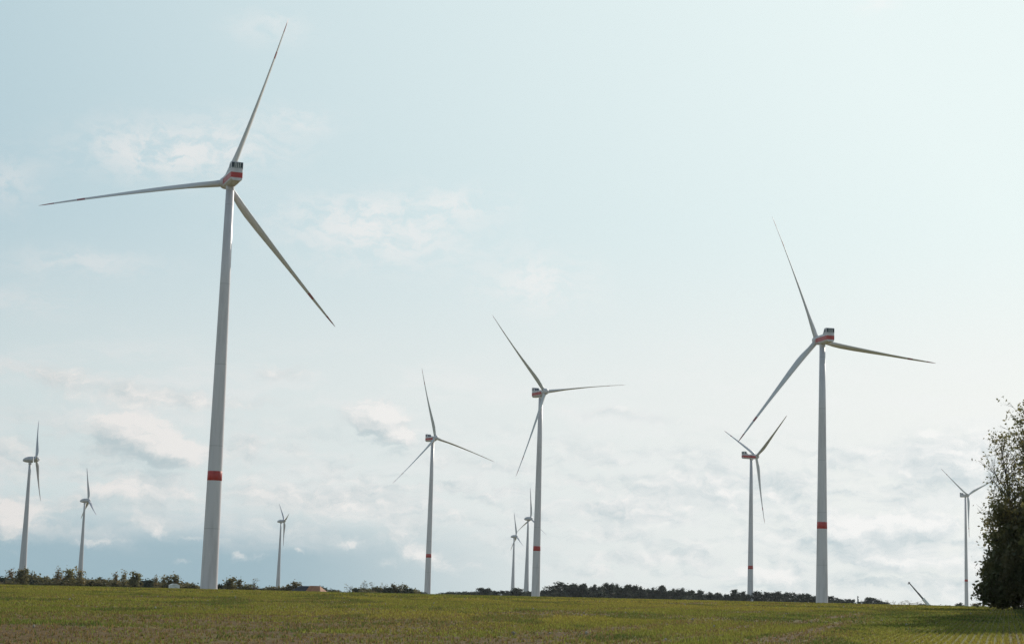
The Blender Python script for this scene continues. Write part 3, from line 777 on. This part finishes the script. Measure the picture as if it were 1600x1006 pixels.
x, y = U(1622, 200); big_tree('poplar_tree', x, y, 21.9, 6.2, 36, .10, 2.3, 2, [(4600, .5, .26, 'leaf_poplar', .30, 0, .5), (3000, .34, .24, 'leaf_poplar', .42, .5, 1.1)],
   'tall thin-topped poplar at the right edge, sky showing through its upper leaves', GR, lean=(-.04, 0), cut=6.5)
x, y = U(1590, 203); big_tree('aspen_tree', x, y, 19.2, 5.0, 44, .10, 2.2, 2, [(2600, .5, .25, 'leaf_poplar', .30, 0, .45), (1700, .36, .22, 'leaf_poplar', .40, .45, 1.1)],
   'slender sparse aspen leaning left in front of the poplar, many bare twigs showing', GR, lean=(-.075, 0), cut=4.4)
x, y = U(1586, 198); big_tree('maple_tree', x, y, 14.5, 3.6, 38, .02, .7, 2, [(17000, .5, .30, 'leaf_shrub', .10, 0, .5), (3800, .5, .26, 'leaf_poplar', .34, .42, .75), (900, .5, .25, 'leaf_poplar', .38, .7, 1.2)],
   'dense dark tree at the field end, its leaves reaching nearly to the ground', GR, cut=3.2)
x, y = U(1640, 197); big_tree('hazel_tree', x, y, 14.5, 5.0, 32, .02, .7, 2, [(22000, .6, .32, 'leaf_shrub', .08, 0, .55), (4200, .5, .27, 'leaf_poplar', .30, .5, 1.2)],
   'dense dark tree cut off by the right frame edge', GR, cut=4.8)
for px_, d_, H_, sp_, lab in ((1566, 195, 4.6, 2.6, 'dark leafy shrub closing the gap under the trees, at the field end'), (1596, 194, 5.2, 3.0, 'dark leafy shrub under the poplar, cut by the right frame edge')):
    x, y = U(px_, d_); big_tree('shrub', x, y, H_, sp_, 26, .02, .5, 1, [(9000, .42, .28, 'leaf_shrub', .08, 0, 1.3)], lab, GR, cut=2.5)
for k, (t, off, H) in enumerate([(176, 8.5, 18), (158, 7, 16), (143, 5.8, 19), (130, 5.6, 17), (117, 6, 18), (104, 7, 15)]):
    x, y = along(t, off)
    big_tree('poplar_tree', x, y, H, 4.6, 18, .06, 1.1, 1, [(8000, .7, .45, 'leaf_shrub', .12, 0, .75), (1800, .6, .42, 'leaf_poplar', .3, .75, 1.2)],
             'field edge tree beyond the right frame edge whose shadow falls across the drilled rows', GR, cut=3.6)
# a rough grass verge under them
def verge():
    n = 26000; t = rng.uniform(60, 230, n); o_ = rng.uniform(1.5, 16, n) + rng.normal(0, .4, n)
    X, Y = .280 * t + o_, t; k = (Y < 196 + 10 * rng.random(n)) | (o_ > 2.5); X, Y = X[k], Y[k]; Z = ground_z(X, Y); n = len(X)
    a = rng.uniform(0, 6.28, n); h = rng.uniform(.12, .38, n); wd = rng.uniform(.03, .08, n)
    v0 = np.stack([X - np.sin(a) * wd, Y + np.cos(a) * wd, Z - .02], -1); v1 = np.stack([X + np.sin(a) * wd, Y - np.cos(a) * wd, Z - .02], -1)
    v2 = np.stack([X + np.cos(a) * h * .5, Y + np.sin(a) * h * .5, Z + h], -1)
    V = np.stack([v0, v1, v2], 1).reshape(-1, 3)
    me = npmesh('verge_grass', V, np.arange(len(V)).reshape(-1, 3), [leafmat('verge_blades', (.055, .085, .02), (.09, .10, .03), .4, .6)])
    tag(link('verge_grass', me), 'rough green grass verge under the trees at the right', None, None, 'stuff')
verge()

# ---------------------------------------------------------------- farm buildings, hut, machines, earth
def spot(px, dist): d = ray(px, crest_y(px)); return d[0] * dist, d[1] * dist
def P_(px, py, dist): d = ray(px, py); return EYE + d[2] * dist
def barn(px0, px1, ridge_y, dist, rz, roofmat, label, hipl, hipr, depth):
    L = (px1 - px0) * dist / F; x, y = spot((px0 + px1) / 2, dist); z = gz(x, y)
    hr = P_((px0 + px1) / 2, ridge_y, dist) - z; he = max(1.9, hr - 2.6)
    r = empty('farm_building', (x, y, z - .1), rz)
    bm = bmesh.new(); box(bm, (0, 0, he / 2), (L - .6, depth - .6, he)); link('wall', bmfin(bm, 'wall', [M['cream']]), r)
    bm = bmesh.new(); a, b = L / 2, depth / 2
    lo = [bm.verts.new(p) for p in ((-a, -b, he - .15), (a, -b, he - .15), (a, b, he - .15), (-a, b, he - .15))]
    t0, t1 = bm.verts.new((-a + hipl, 0, hr)), bm.verts.new((a - hipr, 0, hr))
    bm.faces.new((lo[0], lo[1], t1, t0)); bm.faces.new((lo[2], lo[3], t0, t1)); bm.faces.new((lo[1], lo[2], t1)); bm.faces.new((lo[3], lo[0], t0)); bm.faces.new(lo)
    link('roof', bmfin(bm, 'roof', [roofmat]), r)
    bm = bmesh.new(); box(bm, (0, -depth / 2 + .28, 1.0), (2.0, .06, 2.0), 0, .02); link('door', bmfin(bm, 'door', [M['steel']]), r)
    tag(r, label, 'barn', 'farm buildings behind the crest'); return r
barn(450, 487, 914.2, 705, R_(8), M['slate'], 'long barn with a dark sloping roof, left of the orange roof', 5.0, .4, 8)
barn(481, 509, 914.4, 690, R_(-24), M['tile'], 'farm building with an orange tiled roof peeping over the crest', .3, 2.2, 7)

x, y = spot(272, 560); hz_ = gz(x, y); r = empty('hut', (x, y, hz_ - .05), R_(20))
hw = 15 * 560 / F; hh = P_(272, 911, 560) - hz_
bm = bmesh.new(); box(bm, (0, 0, hh * .41), (hw, 2.4, hh * .82), 0, .03); link('wall', bmfin(bm, 'wall', [M['white']]), r)
bm = bmesh.new()
rr = [[(-hw / 2 - .1, s * 1.3, hh * .80), (-hw * .15, s * 1.3, hh), (hw * .15, s * 1.3, hh), (hw / 2 + .1, s * 1.3, hh * .80)] for s in (-1, 1)]
ringloft(bm, rr); link('roof', bmfin(bm, 'roof', [M['white']]), r)
bm = bmesh.new(); box(bm, (.4, -1.23, hh * .33), (.9, .06, hh * .6), 0, .015); link('door', bmfin(bm, 'door', [M['cream']]), r)
tag(r, 'small white hut with a pale roof at the field crest, left of the nearest tower', 'hut')

# crane: carrier hidden behind the crest, telescopic boom over it
def crane():
    dist = 960; x, y = spot(1457, dist); z = gz(x, y)
    r = empty('mobile_crane', (x, y, z))
    def put(name, f, ms, par=r, sm=False):
        bm = bmesh.new(); f(bm); return link(name, bmfin(bm, name, ms, sm), par)
    put('chassis', lambda b: (box(b, (0, 0, 1.15), (10.5, 2.5, .7), 0, .08), box(b, (-1.5, 0, 1.75), (4, 2.2, .6), 0, .08)), [M['steel']])
    cb = put('cab', lambda b: box(b, (4.3, 0, 2.1), (1.7, 2.4, 1.3), 0, .15), [M['white']])
    put('window', lambda b: (box(b, (5.16, 0, 2.3), (.05, 2.0, .6)), box(b, (4.4, -1.21, 2.3), (1.1, .05, .6))), [M['glass']], cb)
    put('counterweight', lambda b: box(b, (2.2, 0, 2.2), (1.4, 2.4, 1.2), 0, .08), [M['steel']])
    for wx in (-4, -2.6, 1.8, 3.2, 4.6):
        for s in (-1, 1):
            def wheel(b): ringloft(b, [[(wx + rr_ * math.cos(a), s * 1.05 + yy, .62 + rr_ * math.sin(a)) for a in np.linspace(0, 2 * math.pi, 20, endpoint=False)] for rr_, yy in ((.3, -.2), (.6, -.2), (.62, 0), (.6, .2), (.3, .2))])
            put('wheel', wheel, [M['rubber']])
    # boom in the plane facing the field
    d = ray(1420.5, 910); tip = Vector((d[0] * dist - x, d[1] * dist - y, EYE + d[2] * dist - z)); d = ray(1453.5, 948); ft = Vector((d[0] * dist - x, d[1] * dist - y, EYE + d[2] * dist - z))
    dr = (tip - ft).normalized(); ft = ft - dr * ((ft.z - 2.3) / dr.z); L = (tip - ft).length
    side = Vector((0, 1, 0)); side = (side - dr * side.dot(dr)).normalized(); nn = dr.cross(side)
    def sec(b, a0, a1, w_):
        rings = [[ft + dr * (L * t) + side * (w_ * cx) + nn * (w_ * cy) for cx, cy in ((-.5, -.45), (.5, -.45), (.5, .35), (.25, .5), (-.25, .5), (-.5, .35))] for t in (a0, a1)]
        ringloft(b, rings)
    bs = put('boom', lambda b: sec(b, 0, .42, 1.5), [M['white']])
    put('boom_extension', lambda b: (sec(b, .40, .62, .86), sec(b, .60, .82, .68), sec(b, .80, 1.0, .54)), [M['steel']], bs)
    put('boom_head', lambda b: (box(b, ft + dr * (L * 1.0), (.95, .6, .75), 0, .1), box(b, ft + dr * L + Vector((-.5, 0, -.6)), (.35, .35, .6), 0, .06)), [M['steel']], bs)
    put('luffing_cylinder', lambda b: ringloft(b, [[Vector((-.6, 0, 2.0)) * (1 - t) + (ft + dr * L * .3) * t + Vector((.16 * math.cos(a), .16 * math.sin(a), 0)) for a in np.linspace(0, 6.28, 10, endpoint=False)] for t in (0, 1)]), [M['steel']])
    tag(r, 'mobile crane with its slanted telescopic boom raised above the crest', 'crane')
crane()
def digger():
    dist = 690; x, y = spot(1346, dist); z = gz(x, y); r = empty('excavator', (x, y, z))
    def put(name, f, ms, par=r):
        bm = bmesh.new(); f(bm); return link(name, bmfin(bm, name, ms), par)
    for s in (-1, 1): put('track', lambda b: box(b, (0, s * 1.0, .45), (3.6, .55, .9), 0, .3), [M['rubber']])
    put('chassis', lambda b: box(b, (.3, 0, 1.5), (3.6, 2.4, 1.1), 0, .15), [M['steel']])
    cb = put('cab', lambda b: box(b, (-1.0, -.5, 2.75), (1.3, 1.2, 1.5), 0, .15), [M['steel']])
    put('window', lambda b: (box(b, (-1.0, -1.11, 2.9), (.9, .04, .8)), box(b, (-1.66, -.5, 2.9), (.04, .9, .8))), [M['glass']], cb)
    put('engine_cover', lambda b: box(b, (1.2, .2, 2.5), (2.1, 1.9, .95), 0, .15), [M['steel']])
    put('arm', lambda b: (box(b, (-1.2, .5, 3.3), (.5, .4, 2.6), 0, .05, ), box(b, (-1.3, .5, 5.0), (.3, .3, 1.4), 0, .04), box(b, (-1.15, .5, 5.35), (.55, .5, .3), 0, .05)), [M['steel']])
    tag(r, 'small dark excavator with its arm held upright, right of the large right-hand tower', 'excavator')
digger()
def earth():
    V, n, m_ = [], 90, 9
    for i in range(n):
        px = 1216 + (1342 - 1216) * i / (n - 1); env = math.sin(math.pi * min(1, max(0, i / (n - 1)))) ** .4
        for j in range(m_):
            dist = 640 + 14 * j / (m_ - 1); x, y = spot(px, dist); z = gz(x, y)
            h = (1.75 + .9 * vnoise(np.array(i * .3), np.array(j * .5), 9)) * env * math.sin(math.pi * j / (m_ - 1))
            V.append((x, y, z + h - .05))
    Fc = [(i * m_ + j, (i + 1) * m_ + j, (i + 1) * m_ + j + 1, i * m_ + j + 1) for i in range(n - 1) for j in range(m_ - 1)]
    me = npmesh('earth_bank', V, Fc, [paint('bare_earth', (.085, .06, .045), .95, .25, .8, False)], True)
    tag(link('earth_bank', me), 'low bank of brown earth at the foot of the large right-hand tower', None, None, 'structure')
earth()

# ---------------------------------------------------------------- haze
def haze():
    bm = bmesh.new(); zlo, zhi = float(ground_z(np.array([-3900 * .33, 3900 * .33, 0, -3900.]), np.array([3680., 3680, 3900, 0])).min()) - 12, 225.
    box(bm, (0, 0, (zlo + zhi) / 2), (8200, 8200, zhi - zlo))
    m = bpy.data.materials.new('haze_air'); m.use_nodes = True; m.node_tree.nodes.clear()
    o = m.node_tree.nodes.new('ShaderNodeOutputMaterial'); v = m.node_tree.nodes.new('ShaderNodeVolumePrincipled')
    v.inputs['Color'].default_value = (.86, .92, 1., 1); v.inputs['Density'].default_value = .00002; v.inputs['Anisotropy'].default_value = .3
    m.node_tree.links.new(v.outputs[0], o.inputs['Volume'])
    tag(link('haze', bmfin(bm, 'haze', [m])), 'thin pale air haze over the fields', None, None, 'stuff')
haze()
